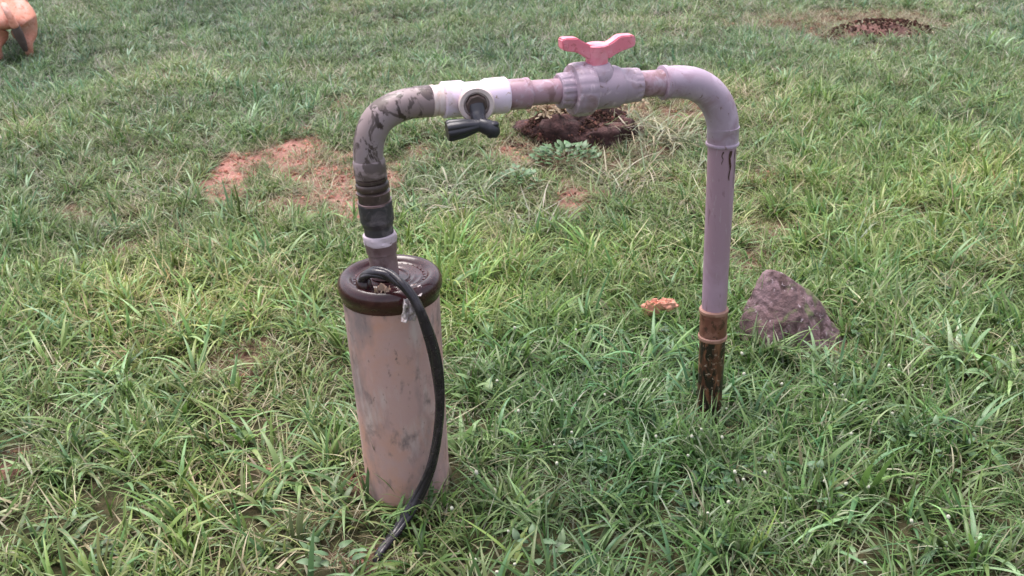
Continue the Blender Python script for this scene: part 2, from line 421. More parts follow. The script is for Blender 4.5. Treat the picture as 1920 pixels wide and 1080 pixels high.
def blob(px, py, x, y, rx, ry):
    return np.exp(-(((px-x)/rx)**2+((py-y)/ry)**2))
def pick(ks, wts, n):
    """choose kinds by weight rows; returns index into the joined prototype list"""
    off = np.cumsum([0]+[len(PROTO[k]) for k in ks]); cnt = np.array([len(PROTO[k]) for k in ks])
    W = np.cumsum(wts, 0); W = W/W[-1]; u = RNG.random(n)
    k = (u[None] > W).sum(0); return off[k]+(RNG.random(n)*cnt[k]).astype(int), k
def blocked(X, Y):
    b = np.hypot(X-BASE.x, Y-BASE.y) < .101
    b |= np.hypot(X-RB.x, Y-RB.y) < .032
    q = ROCKC; b |= (((X-q.x)/.105)**2+((Y-q.y-.015)/.07)**2) < 1
    return b
ROCKC = at_z(1480, 640)
# near field
K = ['fine', 'tall', 'lying', 'mid', 'broad', 'straw', 'stalk', 'clover']
n = 72000
Y = np.sqrt(RNG.random(n))*7.6+1.15; X = (RNG.random(n)*2-1)*(.56*Y+.75)
keep = RNG.random(n) < np.clip(1.25-.07*Y, .55, 1)
X, Y = X[keep], Y[keep]
sm_, sr_ = soil_mask(X, Y)
pat = fbm(X, Y, 5, 21); pat2 = fbm(X, Y, 1.1, 33); pat3 = fbm(X, Y, 2.6, 44)
pl_ = np.zeros_like(X)
for (wx, wy, wr) in [(1062, 305, .18), (970, 350, .11), (868, 790, .05), (1010, 1065, .05), (625, 1075, .05), (735, 1005, .045), (715, 1050, .055), (705, 1085, .045), (1790, 690, .07), (1262, 680, .07), (180, 745, .06), (560, 905, .05), (640, 960, .04), (1880, 720, .06), (1240, 285, .10), (850, 365, .12), (1010, 415, .08), (1170, 345, .10), (290, 370, .08), (800, 410, .05)]:
    W_ = at_z(wx, wy); pl_ = np.maximum(pl_, np.exp(-((X-W_.x)**2+(Y-W_.y)**2)/wr**2))
keep = (RNG.random(len(X)) > .92*pl_) & (RNG.random(len(X)) > sm_*np.where(sr_ > .4, .97, .88)) & ~blocked(X, Y) & (RNG.random(len(X)) < np.where(Y < 3, .72, .55)+.8*pat)
X, Y, sm_, pat, pat2, pat3 = [a[keep] for a in (X, Y, sm_, pat, pat2, pat3)]
px, py, dz = proj_np(X, Y)
n = len(X)
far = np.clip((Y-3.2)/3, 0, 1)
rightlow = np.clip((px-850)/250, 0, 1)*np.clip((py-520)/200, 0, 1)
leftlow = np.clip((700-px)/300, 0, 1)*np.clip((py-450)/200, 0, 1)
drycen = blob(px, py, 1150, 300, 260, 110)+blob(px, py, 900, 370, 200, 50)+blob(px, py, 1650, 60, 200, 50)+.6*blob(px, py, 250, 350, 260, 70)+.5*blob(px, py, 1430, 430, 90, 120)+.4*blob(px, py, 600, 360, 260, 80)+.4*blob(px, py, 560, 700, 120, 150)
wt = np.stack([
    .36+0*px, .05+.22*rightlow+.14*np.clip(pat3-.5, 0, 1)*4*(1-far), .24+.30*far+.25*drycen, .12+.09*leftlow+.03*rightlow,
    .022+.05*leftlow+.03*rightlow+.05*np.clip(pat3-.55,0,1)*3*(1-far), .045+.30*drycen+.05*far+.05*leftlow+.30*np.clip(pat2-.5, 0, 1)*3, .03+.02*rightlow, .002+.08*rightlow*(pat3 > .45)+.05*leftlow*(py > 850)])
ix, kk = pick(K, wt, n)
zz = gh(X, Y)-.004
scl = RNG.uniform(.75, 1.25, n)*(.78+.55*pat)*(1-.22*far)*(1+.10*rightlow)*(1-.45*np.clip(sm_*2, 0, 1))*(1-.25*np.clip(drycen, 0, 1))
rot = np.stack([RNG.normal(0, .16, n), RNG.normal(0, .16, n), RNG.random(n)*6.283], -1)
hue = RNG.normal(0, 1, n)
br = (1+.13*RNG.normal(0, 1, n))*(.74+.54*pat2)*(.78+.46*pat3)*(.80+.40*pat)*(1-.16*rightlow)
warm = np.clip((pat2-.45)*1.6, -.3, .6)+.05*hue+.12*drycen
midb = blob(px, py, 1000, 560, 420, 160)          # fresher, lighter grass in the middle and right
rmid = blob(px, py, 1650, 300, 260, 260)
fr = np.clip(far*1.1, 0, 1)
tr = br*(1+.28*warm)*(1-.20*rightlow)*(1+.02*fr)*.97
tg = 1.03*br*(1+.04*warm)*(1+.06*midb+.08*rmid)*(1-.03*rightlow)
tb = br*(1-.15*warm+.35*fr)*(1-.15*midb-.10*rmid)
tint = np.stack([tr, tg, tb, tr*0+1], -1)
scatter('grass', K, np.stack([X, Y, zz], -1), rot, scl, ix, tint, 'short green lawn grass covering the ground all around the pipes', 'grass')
# beyond what the photograph shows: coarser cover, out to 22 m
n = 42000
a = RNG.random(n)*6.283; r = np.sqrt(RNG.random(n))*22; X = r*np.cos(a); Y = r*np.sin(a)+3
inside = (np.abs(X) < .56*Y+.70) & (Y > 1.2) & (Y < 8.7)
X, Y, r = X[~inside], Y[~inside], r[~inside]; n = len(X)
ix, kk = pick(['tall', 'mid', 'fine', 'lying'], np.stack([.4+0*X, .2+0*X, .3+0*X, .2+0*X]), n)
rot = np.stack([RNG.normal(0, .15, n), RNG.normal(0, .15, n), RNG.random(n)*6.283], -1)
br = (1+.12*RNG.normal(0, 1, n))*(.8+.4*fbm(X, Y, 1, 33))
scatter('meadow_grass', ['tall', 'mid', 'fine', 'lying'], np.stack([X, Y, gh(X, Y)-.004], -1), rot, RNG.uniform(1.1, 2.0, n), ix,
        np.stack([br, br, br*1.05, br*0+1], -1), 'coarser green grass of the wider field around the lawn', 'grass')

# loose straw, crumbs of earth and dead leaves on the bare patches
def crumb(mb, red):
    v, cs = mb
    bm = bmesh.new(); bmesh.ops.create_icosphere(bm, subdivisions=2, radius=1); so_ = Vector((R_(0, 50), 0, 0))
    for q in bm.verts: q.co *= 1+.55*mn.noise(q.co*1.3+so_)+.25*mn.noise(q.co*4+so_)
    n0 = len(v['co']); s = Vector((R_(.7, 1.3), R_(.7, 1.3), R_(.5, .9)))*.006
    c_ = jit(red)
    for q in bm.verts: v['co'].append(Vector((q.co.x*s.x, q.co.y*s.y, q.co.z*s.z))*R_(.93, 1.07)); v['col'].append(c_)
    for f_ in bm.faces: cs.append(tuple(n0+q.index for q in f_.verts))
    bm.free()
proto('crumbr', 6, lambda mb: crumb(mb, (.38, .17, .13)), m_crumb); proto('crumbb', 6, lambda mb: crumb(mb, (.16, .085, .06)), m_crumb)
def flake(mb):
    for _ in range(3):
        x, y = disc(.012); blade(mb, (x, y, .004), R_(0, 6.28), R_(.012, .028), R_(.008, .014), R_(.7, 1.5), R_(-1.4, 1.4), jit((.40, .29, .19)), 3, R_(-1, 1), .6)
proto('flake', 5, flake)
XS, YS, IS = [], [], []
for (cx, cy, rx, ry, s, rd) in PG:
    k = int(2600*rx*ry*s*3.14)+6
    q = np.sqrt(RNG.random(k))*1.15; a = RNG.random(k)*6.283
    XS.append(cx+q*rx*np.cos(a)); YS.append(cy+q*ry*np.sin(a)); IS.append(np.full(k, rd))
X = np.concatenate(XS); Y = np.concatenate(YS); rd = np.concatenate(IS); ok = ~blocked(X, Y); X, Y, rd = X[ok], Y[ok], rd[ok]; n = len(X)
sz = RNG.uniform(.3, 1.3, n)**2
ix, _ = pick(['crumbr', 'crumbb'], np.stack([rd, 1.01-rd]), n)
e1 = np.ones((n, 4)); scatter('soil_crumbs', ['crumbr', 'crumbb'], np.stack([X, Y, gh(X, Y)-.004], -1), RNG.random((n, 3))*6, sz, ix, e1, 'loose crumbs of red and brown earth on the bare patches', 'soil')
k = n//3; sel = RNG.integers(0, n, k)
X2, Y2 = X[sel]+RNG.normal(0, .02, k), Y[sel]+RNG.normal(0, .02, k); ok = ~blocked(X2, Y2); X2, Y2 = X2[ok], Y2[ok]; k = len(X2)
ix, _ = pick(['straw', 'lying'], np.stack([np.ones(k), np.ones(k)*.5]), k)
rot = np.stack([RNG.normal(0, .1, k), RNG.normal(0, .1, k), RNG.random(k)*6.283], -1)
scatter('dry_straw', ['straw', 'lying'], np.stack([X2, Y2, gh(X2, Y2)-.006], -1), rot, RNG.uniform(.35, .85, k), ix, np.ones((k, 4)), 'pale dry straw lying over the bare soil patches', 'straw')
# dead leaves heaped on the dark earth mound
def crumpled(cx, cy, rx, ry, n, z0):
    P = np.stack([RNG.normal(cx, rx, n), RNG.normal(cy, ry, n), RNG.uniform(z0-.01, z0+.02, n)], -1)
    return P
MO = at_z(1090, 262)
P = np.concatenate([crumpled(MO.x-.09, MO.y+.02, .055, .04, 150, .12), crumpled(MO.x+.12, MO.y+.08, .07, .03, 60, .11), crumpled(MO.x, MO.y+.07, .10, .03, 60, .135)])
k = len(P)
scatter('dead_leaves', ['flake'], P, np.stack([RNG.normal(0, .5, k), RNG.normal(0, .5, k), RNG.random(k)*6.28], -1), RNG.uniform(.6, 1.4, k), RNG.integers(0, 5, k), np.ones((k, 4)), 'crumpled tan dead leaves heaped on the dark earth mound', 'dead leaves')

def clods(name, C, rx, ry, h, n, red, label):
    a_ = RNG.random(n)*6.283; q_ = RNG.random(n)**.6*1.25
    X_ = C.x+q_*rx*np.cos(a_); Y_ = C.y+q_*ry*np.sin(a_)
    Z_ = gh(X_, Y_)+h*np.sqrt(np.clip(1-q_**2, 0, 1))*.92
    ix_, _ = pick(['crumbr', 'crumbb'], np.stack([red+0*X_, 1-red+0*X_]), n)
    k_ = RNG.uniform(.35, .8, n)
    scatter(name, ['crumbr', 'crumbb'], np.stack([X_, Y_, Z_], -1), RNG.random((n, 3))*6, (.3+1.3*RNG.random(n)**4), ix_, np.stack([k_*.62, k_*.62, k_*.68, k_*0+1], -1), label, 'soil')
clods('mound_clods', Vector((MO.x-.01, MO.y+.05, 0)), .25, .17, .13, 3600, .12, 'broken dark red clods covering the earth mound behind the valve')
Q2 = at_z(1650, 62); clods('heap_clods', Q2, .27, .17, .075, 1100, .15, 'broken brown clods on the low earth heap near the upper right corner')
# ------------------------------------------------------------------ mound, rock
def lump(name, C, rx, ry, h, mat, seed, sub=4, rough=.25, label=None, cat=None, sink=.02):
    bm = bmesh.new(); bmesh.ops.create_icosphere(bm, subdivisions=sub, radius=1)
    for q in bm.verts:
        d = q.co.normalized(); k = 1+rough*(mn.fractal(d*1.8+Vector((seed, 0, 0)), 1, 2, 4))+rough*.35*mn.noise(d*9+Vector((0, seed, 0)))
        q.co = Vector((d.x*rx*k, d.y*ry*k, d.z*h*k-sink))
    me = bpy.data.meshes.new(name); bm.to_mesh(me); bm.free(); me.materials.append(mat); me.shade_smooth()
    o = bpy.data.objects.new(name, me); COL.objects.link(o); o.location = C
    return tag(o, label, cat)
lump('earth_mound', Vector((MO.x-.01, MO.y+.05, gz(MO.x, MO.y)-.01)), .25, .17, .16, m_mound, 3.3, rough=.32, sub=5, label='dark red earth mound under dead leaves, behind the ball valve', cat='earth mound')
q = at_z(1650, 62); lump('earth_mound', Vector((q.x, q.y, gz(q.x, q.y)-.01)), .26, .16, .085, weathered('reddish_earth', (.15, .070, .058), [((.075, .034, .030), 14, .45, .6, U), ((.25, .13, .11), 40, .55, .7, U)], .95, 1, 60), 8.1, label='low reddish earth heap in the grass near the upper right corner', cat='earth mound')
# the rock: hull of measured corners, broken up by noise
RC = ROCKC
def rk(x, y, dy, z): # a corner at photo x,y lying dy metres behind the rock's middle line
    return at_y(x, y, RC.y+dy)-Vector((RC.x, RC.y, 0))
corners = [rk(1372, 660, -.03, 0), rk(1392, 590, .03, 0), rk(1420, 522, .02, 0), rk(1437, 499, .02, 0), rk(1474, 514, .02, 0), rk(1520, 545, .02, 0), rk(1500, 585, -.05, 0), rk(1552, 600, .0, 0), rk(1606, 662, .0, 0),
           rk(1450, 620, -.085, 0), rk(1530, 640, -.08, 0), rk(1420, 700, -.10, 0), rk(1540, 710, -.10, 0), rk(1590, 700, -.02, 0), rk(1380, 700, -.05, 0)]
corners += [Vector((-.08, .10, -.02)), Vector((.13, .09, -.02)), Vector((.05, .10, .08))]
bm = bmesh.new()
for c_ in corners: bm.verts.new(c_)
ch = bmesh.ops.convex_hull(bm, input=bm.verts)
bmesh.ops.delete(bm, geom=[g_ for g_ in ch['geom_interior'] if isinstance(g_, bmesh.types.BMVert)], context='VERTS')
bmesh.ops.triangulate(bm, faces=bm.faces); 
bmesh.ops.bevel(bm, geom=bm.edges[:], offset=.006, segments=1, affect='EDGES')
bmesh.ops.triangulate(bm, faces=bm.faces)
for _ in range(4): bmesh.ops.subdivide_edges(bm, edges=[e_ for e_ in bm.edges if e_.calc_length() > .009], cuts=1); bmesh.ops.triangulate(bm, faces=bm.faces)
bm.normal_update()
for q in bm.verts:
    q.co += q.normal*(mn.fractal(q.co*14, 1, 2, 4)*.006+mn.noise(q.co*60)*.0028)
me = bpy.data.meshes.new('rock'); bm.to_mesh(me); bm.free(); me.materials.append(m_rock); me.shade_smooth()
rock = bpy.data.objects.new('rock', me); COL.objects.link(rock); rock.location = (RC.x, RC.y, 0)
tag(rock, 'purplish brown pointed rock in the grass right of the tall pipe', 'rock')

# ------------------------------------------------------------------ borehole casing and its cap
CX, CY = BASE.x, BASE.y
def V(x, y, z): return Vector((x, y, z))
cas = thing('borehole_casing', (CX, CY, 0), 'dusty pinkish brown casing pipe standing upright under a dark brown cap', 'well casing')
A = V(CX+.004, CY, -.15); Bt = V(CX, CY, .482)
v, f = lathe(A, Bt, [(0, .086), (.2, .0865), (.6, .091), (.97, .0945), (1, .0945)], 64); 
mesh_obj('casing_pipe', v, f, m_cas, cas)
prof = [(.0, .508), (.034, .508), (.036, .5105), (.039, .5105), (.041, .5075), (.046, .5078), (.048, .5092), (.051, .5092), (.053, .5075), (.059, .507), (.061, .5083), (.064, .5083), (.066, .5060), (.070, .5060), (.074, .510), (.079, .5155), (.086, .5175), (.093, .5155), (.0990, .509), (.1022, .500), (.1022, .492), (.0995, .483), (.096, .478), (.0958, .470), (.0945, .470)]
v = []; f = []; sg = 72
for i, (r_, z_) in enumerate(prof):
    for k in range(sg):
        a = 2*math.pi*k/sg; v.append(V(CX+r_*math.cos(a), CY+r_*math.sin(a), z_))
for i in range(len(prof)-1):
    for k in range(sg): f.append((i*sg+k, i*sg+(k+1) % sg, (i+1)*sg+(k+1) % sg, (i+1)*sg+k)[::-1])
capo = mesh_obj('cap', v, f, m_cap, cas, sharp=50)
# moulded ribs/letters-like marks round the recessed disc
mb = MB()
for k in range(34):
    if 12 < k < 17: continue
    a = 2*math.pi*k/34; c_ = V(CX+.0685*math.cos(a), CY+.0685*math.sin(a), .5065); rd_ = V(math.cos(a), math.sin(a), 0); tg_ = V(-math.sin(a), math.cos(a), 0)
    q = [c_+rd_*sx*.0035+tg_*sy*.0013+V(0, 0, z_) for z_ in (-.002, .0004) for sx, sy in ((-1, -1), (1, -1), (1, 1), (-1, 1))]
    mb.add(q, [(0, 3, 2, 1), (4, 5, 6, 7), (0, 1, 5, 4), (1, 2, 6, 5), (2, 3, 7, 6), (3, 0, 4, 7)])
mesh_obj('cap_ribs', mb.v, mb.f, m_cap, capo, False)
G0 = at_y(683, 536, 1.925); G1 = at_y(678, 518, 1.922)
G0.z = .505
v, f = lathe(G0, G0+V(-.001, .002, .026), [(0, .019), (.35, .018), (.4, .0155), (.85, .015), (1, .012)], 12)
mesh_obj('cable_gland', v, f, m_cap, capo)

# ------------------------------------------------------------------ pipework
pw = thing('water_pipe', (CX, CY, .508), 'lilac grey water pipe arch with a ball valve and a small tap', 'pipe')
def seg_px(name, a, b, prof, mat, parent=pw, seg=44, rfun=None, bevpx=1.2, label=None):
    """straight fitting between photo points a,b in the pipe plane; prof = [(frac, diameter in photo px)]"""
    A, B = at_p(*a), at_p(*b); k = (depth(A)+depth(B))/2/FOC
    v, f = lathe(A, B, [(t, d*.5*k) for t, d in prof], seg, rfun)
    o = mesh_obj(name, v, f, mat, parent)
    if label: o['label'] = label
    return o
def lerp2(a, b, t): return (a[0]+(b[0]-a[0])*t, a[1]+(b[1]-a[1])*t)
L0, L1 = (722, 512), (691, 298)                      # left riser axis, photo points
def LY(y): t = (y-L0[1])/(L1[1]-L0[1]); return lerp2(L0, L1, t)
seg_px('riser_pipe', LY(516), LY(462), [(0, 53), (1, 53)], m_stub)
seg_px('pipe_collar', LY(472), LY(447), [(0, 54), (.05, 58), (.55, 59), (.62, 61), (.95, 61), (1, 58)], m_stub)
def wob(i, a): return 1+.03*math.sin(3*a+i)+.015*math.sin(7*a+2*i)
seg_px('thread_tape', LY(455), LY(436), [(0, 57), (.1, 62), (.3, 63.5), (.5, 61.5), (.7, 63), (.92, 61), (1, 56)], m_tape, rfun=wob)
seg_px('nipple', LY(440), LY(412), [(0, 55), (1, 55)], m_dkgrey)
seg_px('coupling', LY(424), LY(377), [(0, 54), (.06, 58), (.22, 61), (.26, 64), (.9, 64), (.95, 65), (1, 63)], m_dkgrey)
seg_px('tape_edge', LY(379.5), LY(375), [(0, 60), (.1, 65), (.8, 65), (1, 60)], m_stub, rfun=wob)
seg_px('threaded_nipple', LY(378), LY(325), [(0, 60), (.06, 61), (.14, 59.5), (.2, 61), (.28, 59.5), (.34, 61), (.40, 60), (.44, 54), (.47, 60), (.50, 62.5), (.66, 63), (.70, 60), (.72, 55), (.76, 60), (.86, 60), (.88, 55), (1, 55)], m_nip)
seg_px('tape_edge', LY(360), LY(357), [(0, 58), (.3, 62), (.7, 62), (1, 58)], m_stub, rfun=lambda i, a: 1+.03*math.sin(a*2+1))
# left elbow
def px_tube(pts, dias, n=8, seg=44, plane=at_p, rfun=None):
    P = [plane(*q) for q in pts]; C = catmull(P, n)
    R = []
    for i, c_ in enumerate(C):
        t = i/n; j = min(int(t), len(dias)-2); d = dias[j]+(dias[j+1]-dias[j])*(t-j)
        R.append(d*.5*depth(c_)/FOC)
    return rings(C, tangents(C), R, seg, True, rfun)
v, f = px_tube([(694, 330), (691, 300), (691, 272), (697, 246), (712, 221), (737, 204), (768, 194), (809, 188.5)], [56, 56, 57, 59, 60, 60, 58.5, 57])
el = mesh_obj('elbow', v, f, m_elbow, pw)
seg_px('elbow_socket', LY(331), LY(298), [(0, 58), (.06, 61), (.9, 61), (1, 57)], m_elbow, el)
H0, H1 = (800, 190), (1250, 154.5)                   # horizontal run, photo points
def HX(x): return lerp2(H0, H1, (x-800)/450)
seg_px('elbow_socket', HX(776), HX(808), [(0, 58), (.08, 59.5), (.93, 60), (1, 57.5)], m_elbow, el)
# tee
tee = seg_px('tee', HX(828), HX(949), [(0, 60), (.02, 68), (.30, 68), (.36, 60), (.62, 60), (.68, 68), (.98, 69), (1, 64)], m_white)
seg_px('adapter', HX(806), HX(830), [(0, 57), (.05, 60), (.30, 60), (.34, 55), (.44, 55), (.5, 58), (.9, 58), (1, 56)], m_cream, tee)
n_ = PN if PN.y < 0 else -PN                           # towards the viewer
T0 = at_p(889, 184); T1 = at_y(893, 195, T0.y-.045)
ax = (T1-T0).normalized()
v, f = lathe(T0, T0+ax*.055, [(0, .028), (.62, .028), (.66, .033), (.93, .0335), (1, .031), (.995, .024), (.86, .0225), (.85, .0)], 44)
mesh_obj('branch_socket', v, f, m_cream, tee)
v, f = lathe(T0+ax*.03, T0+ax*.060, [(0, .020), (.8, .0195), (.95, .0185), (1, .0165)], 36, rfun=lambda i, a: 1+.03*math.cos(8*a))
mesh_obj('tap_collar', v, f, m_nip, tee)
# black tap
tp = seg_px('tap', HX(888), HX(889), [(0, 5), (1, 5)], m_black)
Yt = T0.y-.060
tap0 = T0+ax*.052
s1 = at_y(897, 222, Yt-.008); s2 = at_y(904, 238, Yt-.020)
v1, f1_ = tube([tap0+V(0, 0, -.002), at_y(896, 212, Yt), s1, s2], lambda t: .0155-.003*t, 24)
v2, f2_ = tube([at_y(898, 233, Yt-.020), at_y(912, 238, Yt-.022), at_y(922, 243, Yt-.022), at_y(925, 252, Yt-.020)], lambda t: .0125+.002*math.sin(t*3), 24)
mb = MB(); mb.add(v1, f1_); mb.add(v2, f2_)
tp.data = mesh_obj('x', mb.v, mb.f, m_black).data; x_ = bpy.data.objects['x']; bpy.data.objects.remove(x_); tp.data.name = 'tap'
tp.matrix_parent_inverse = Matrix.Translation(-pw.location)
kA = at_y(906, 234, Yt-.020); kB = at_y(838, 246, Yt-.036)
v, f = lathe(kA, kB, [(0, .010), (.15, .011), (.35, .015), (.55, .0185), (.93, .0205), (1, .018)], 60, rfun=lambda i, a: 1 if i < 2 else 1-.10*(0.5+.5*math.cos(8*a))**3)
mesh_obj('tap_knob', v, f, m_black, tp)
v, f = lathe(at_y(926, 228, Yt-.022), at_y(924, 256, Yt-.024), [(0, .007), (.1, .0095), (.8, .0105), (1, .009)], 24); mesh_obj('spout', v, f, m_black, tp)
# socket, pipes, ball valve
seg_px('reducer', HX(948), HX(991), [(0, 57), (.04, 58), (.80, 57), (.83, 60), (.97, 60), (1, 57)], m_hpipe)
seg_px('pipe', HX(985), HX(1052), [(0, 47), (1, 47)], m_hpipe)
seg_px('pipe', HX(1188), HX(1256), [(0, 50), (1, 50)], m_hpipe)
bv = seg_px('ball_valve', HX(1098), HX(1162), [(0, 74), (.1, 79), (.85, 79), (.92, 76), (1, 70)], m_valve)
def ribs(n, amp, w=.5):
    return lambda i, a: 1+amp*max(0, min(1, (math.cos(n*a)+w)*3))
seg_px('union_nut', HX(1046), HX(1076), [(0, 58), (.08, 64), (.9, 66), (1, 64)], m_valve, bv, 120, ribs(14, .035))
seg_px('union_ring', HX(1069), HX(1107), [(0, 72), (.03, 92), (.12, 97), (.3, 100), (.7, 100), (.88, 97), (.97, 92), (1, 72)], m_valve, bv, 120, ribs(18, .012))
seg_px('body_end', HX(1158), HX(1182), [(0, 70), (.1, 67), (1, 65)], m_valve, bv)
seg_px('ribbed_end', HX(1178), HX(1197), [(0, 62), (.1, 63), (.9, 62), (1, 56)], m_valve, bv, 120, ribs(16, .018))
D0 = at_p(1119, 158); D1 = at_p(1117, 118)
v, f = lathe(D0, D1, [(0, .037), (.45, .036), (.7, .0335), (.85, .030), (.97, .0255), (1, .023)], 40); mesh_obj('stem_housing', v, f, m_valve, bv)
# butterfly handle: outline in the pipe plane, extruded to its real thickness
out = [(1050, 73), (1056, 70), (1079, 69.5), (1088, 75), (1104, 83), (1136, 81), (1146, 75), (1158, 65.5), (1183, 63.5), (1187, 67), (1187, 83), (1183, 86), (1163, 93), (1148, 101), (1141, 107), (1098, 109), (1090, 103), (1076, 96), (1056, 94), (1051, 91)]
hz = .012; bm = bmesh.new()
vs = [bm.verts.new(at_p(x_, y_)-n_*hz) for x_, y_ in out]
fc = bm.faces.new(vs); ex = bmesh.ops.extrude_face_region(bm, geom=[fc])
bmesh.ops.translate(bm, verts=[q for q in ex['geom'] if isinstance(q, bmesh.types.BMVert)], vec=n_*hz*2)
bmesh.ops.recalc_face_normals(bm, faces=bm.faces)
bmesh.ops.bevel(bm, geom=bm.edges[:], offset=.0022, segments=2, affect='EDGES', clamp_overlap=True)
hv = [q.co.copy() for q in bm.verts]; hf = [tuple(q.index for q in f_.verts) for f_ in bm.faces]; bm.free()
hd = mesh_obj('handle', hv, hf, m_pink, bv, True, 30)
v, f = lathe(at_p(1119, 121), at_p(1119, 82), [(0, .0195), (.06, .0215), (.45, .0215), (.7, .0235), (.95, .0235), (1, .0215)], 32)
mesh_obj('handle_hub', v, f, m_pink, hd)
# right elbow, its sockets, the riser
v, f = px_tube([(1244, 155), (1275, 153.5), (1304, 158.5), (1328, 173), (1345, 196), (1354, 224), (1356, 252)], [60, 61, 61.5, 62, 62, 60.5, 58], n=10)
er = mesh_obj('elbow', v, f, m_lilac, pw)
seg_px('elbow_lip', HX(1240), HX(1251), [(0, 58), (.1, 64.5), (.8, 65), (1, 59)], m_lilac, er)
R0, R1 = (1356, 238), (1328, 790)
def RY(y): return lerp2(R0, R1, (y-238)/552)
seg_px('elbow_socket', RY(272), RY(236), [(0, 56), (.03, 62), (.10, 63.5), (.17, 62), (.2, 59.5), (.9, 59.5), (.93, 61), (.98, 61), (1, 58)], m_lilac, er)
seg_px('riser_pipe', RY(585), RY(262), [(0, 47.5), (1, 52)], m_rpipe)
cp = seg_px('coupling', RY(632), RY(578), [(0, 46), (.05, 51), (.95, 52), (1, 47)], m_rust)
for yy in (581, 630):
    seg_px('coupling_lip', RY(yy+4.5), RY(yy-4.5), [(0, 50), (.25, 54.5), (.75, 54.5), (1, 50)], m_lip, cp)
B0 = at_p(*RY(850)); seg_px('buried_pipe', RY(850), RY(628), [(0, 45), (1, 47.5)], m_corr)
# dark drips below the collar
Ra = at_p(*RY(276)); Rz = at_p(*RY(580))
def drip(phi, l, w0):
    d = (Rz-Ra).normalized(); e1_ = Vector((math.cos(phi), math.sin(phi), 0)); e1_ = (e1_-d*e1_.dot(d)).normalized(); e2_ = d.cross(e1_)
    vv, ff = [], []
    for i in range(9):
        t = i/8; ww = w0*(1-.75*t)*(1+.3*math.sin(i*2.1)); off = .0015*math.sin(i*1.3+phi)
        for s_ in (-1, 0, 1):
            an = (off+s_*ww)/.0303; rr = .0303+.0009*(1-.5*abs(s_))
            vv.append(Ra+d*l*t+e1_*math.cos(an)*rr+e2_*math.sin(an)*rr)
    for i in range(8):
        for j in (0, 1): a0 = i*3+j; ff.append((a0, a0+1, a0+4, a0+3))
    mesh_obj('stain', vv, ff, m_stain, pw)
drip(math.radians(-66), .064, .0032); drip(math.radians(-40), .085, .0012); drip(math.radians(-98), .028, .0014)

# ------------------------------------------------------------------ cable, scraps on the cap
gE = at_z(712, 1052)
cpts = [(G0+V(0, 0, .015)), at_y(684, 519, 1.918), at_y(702, 511, 1.905), at_y(730, 517, 1.893), at_y(757, 537, 1.872), at_y(782, 570, 1.862), at_y(800, 612, 1.860), at_y(815, 665, 1.860), at_y(823, 722, 1.862),
        at_y(824, 780, 1.864), at_y(817, 838, 1.866), at_y(801, 893, 1.862), at_y(776, 945, 1.850), at_y(744, 995, 1.815), gE+V(0, 0, .014), gE+V(-.012, -.014, -.03)]
cb = thing('power_cable', gE, 'thick black cable looping from the cap down to the grass', 'cable')
C = catmull(cpts, 8); T = tangents(C)
v, f = rings(C, T, [.0092]*len(C), 20, True, lambda i, a: 1+.05*math.sin(3*a+i*.35)); mesh_obj('sheath', v, f, m_cable, cb, sharp=None)
def strand(ph, r, off, name):
    n_0 = Vector((1, 0, 0)); P = []
    for i, (c_, t_) in enumerate(zip(C, T)):
        n_0 = (n_0-t_*n_0.dot(t_)).normalized(); b_ = t_.cross(n_0); a = ph+i*.085
        P.append(c_+n_0*math.cos(a)*off+b_*math.sin(a)*off)
    v, f = rings(P, T, [r]*len(P), 12); mesh_obj(name, v, f, m_cable, cb, sharp=None)
strand(0.4, .0062, .0064, 'strand'); strand(3.2, .0050, .0066, 'strand')
def crumple(name, C0, rx, ry, rz, mat, seed, label, cat, hang=0):
    g_ = 12; vv = []; ff = []
    for i in range(g_+1):
        for j in range(g_+1):
            u_, w_ = i/g_*2-1, j/g_*2-1; k = 1-.25*abs(mn.noise(Vector((math.atan2(u_, w_)*1.3, seed, 0))))
            vv.append(V(u_*rx*k, w_*ry*k, rz*(mn.noise(Vector((u_*2+seed, w_*2, seed)))*1.6+.5*mn.noise(Vector((u_*5, w_*5+seed, 0)))) - hang*max(0, -w_)**1.5))
    for i in range(g_):
        for j in range(g_): a0 = i*(g_+1)+j; ff.append((a0, a0+g_+1, a0+g_+2, a0+1))
    o = mesh_obj(name, vv, ff, mat, None, True, None)
    md = o.modifiers.new('thickness', 'SOLIDIFY'); md.thickness = .0008
    o.location = C0; return tag(o, label, cat)
crumple('leaf_scrap', at_y(717, 544, 1.905), .015, .013, .012, m_leafdry, 2.2, 'crumpled tan dry leaf lying on the brown cap under the cable', 'dry leaf')
crumple('plastic_scrap', at_y(768, 545, 1.915), .024, .022, .010, m_wrap, 5.2, 'torn pale plastic scrap caught on the cap rim beside the cable', 'plastic scrap')
o = crumple('plastic_scrap', at_y(768, 582, 1.868), .014, .022, .012, m_wrap, 9.4, 'small clear plastic shred hanging below the cap behind the cable', 'plastic scrap'); o.rotation_euler = (1.35, .2, .1)
P = at_z(1235, 576, .06)
mb = MB()
for (dx, dz, sx, sz_, sd_) in ((-.018, -.001, .024, .022, 1.0), (.021, .006, .026, .016, 5.0)):
    bm = bmesh.new(); bmesh.ops.create_icosphere(bm, subdivisions=4, radius=1)
    vv = []
    for q in bm.verts:
        d_ = q.co; k_ = 1+.55*mn.noise(d_*2.2+Vector((sd_, 0, 0)))+.25*mn.noise(d_*6+Vector((0, sd_, 0)))
        vv.append(Vector((d_.x*sx*k_+dx, d_.y*.010*k_, d_.z*sz_*k_+dz)))
    mb.add(vv, [tuple(q.index for q in f_.verts) for f_ in bm.faces]); bm.free()
o = mesh_obj('paper_scrap', mb.v, mb.f, m_orange, None, True, 40); o.location = P; tag(o, 'crumpled orange scrap lying in the grass left of the tall pipe', 'scrap')
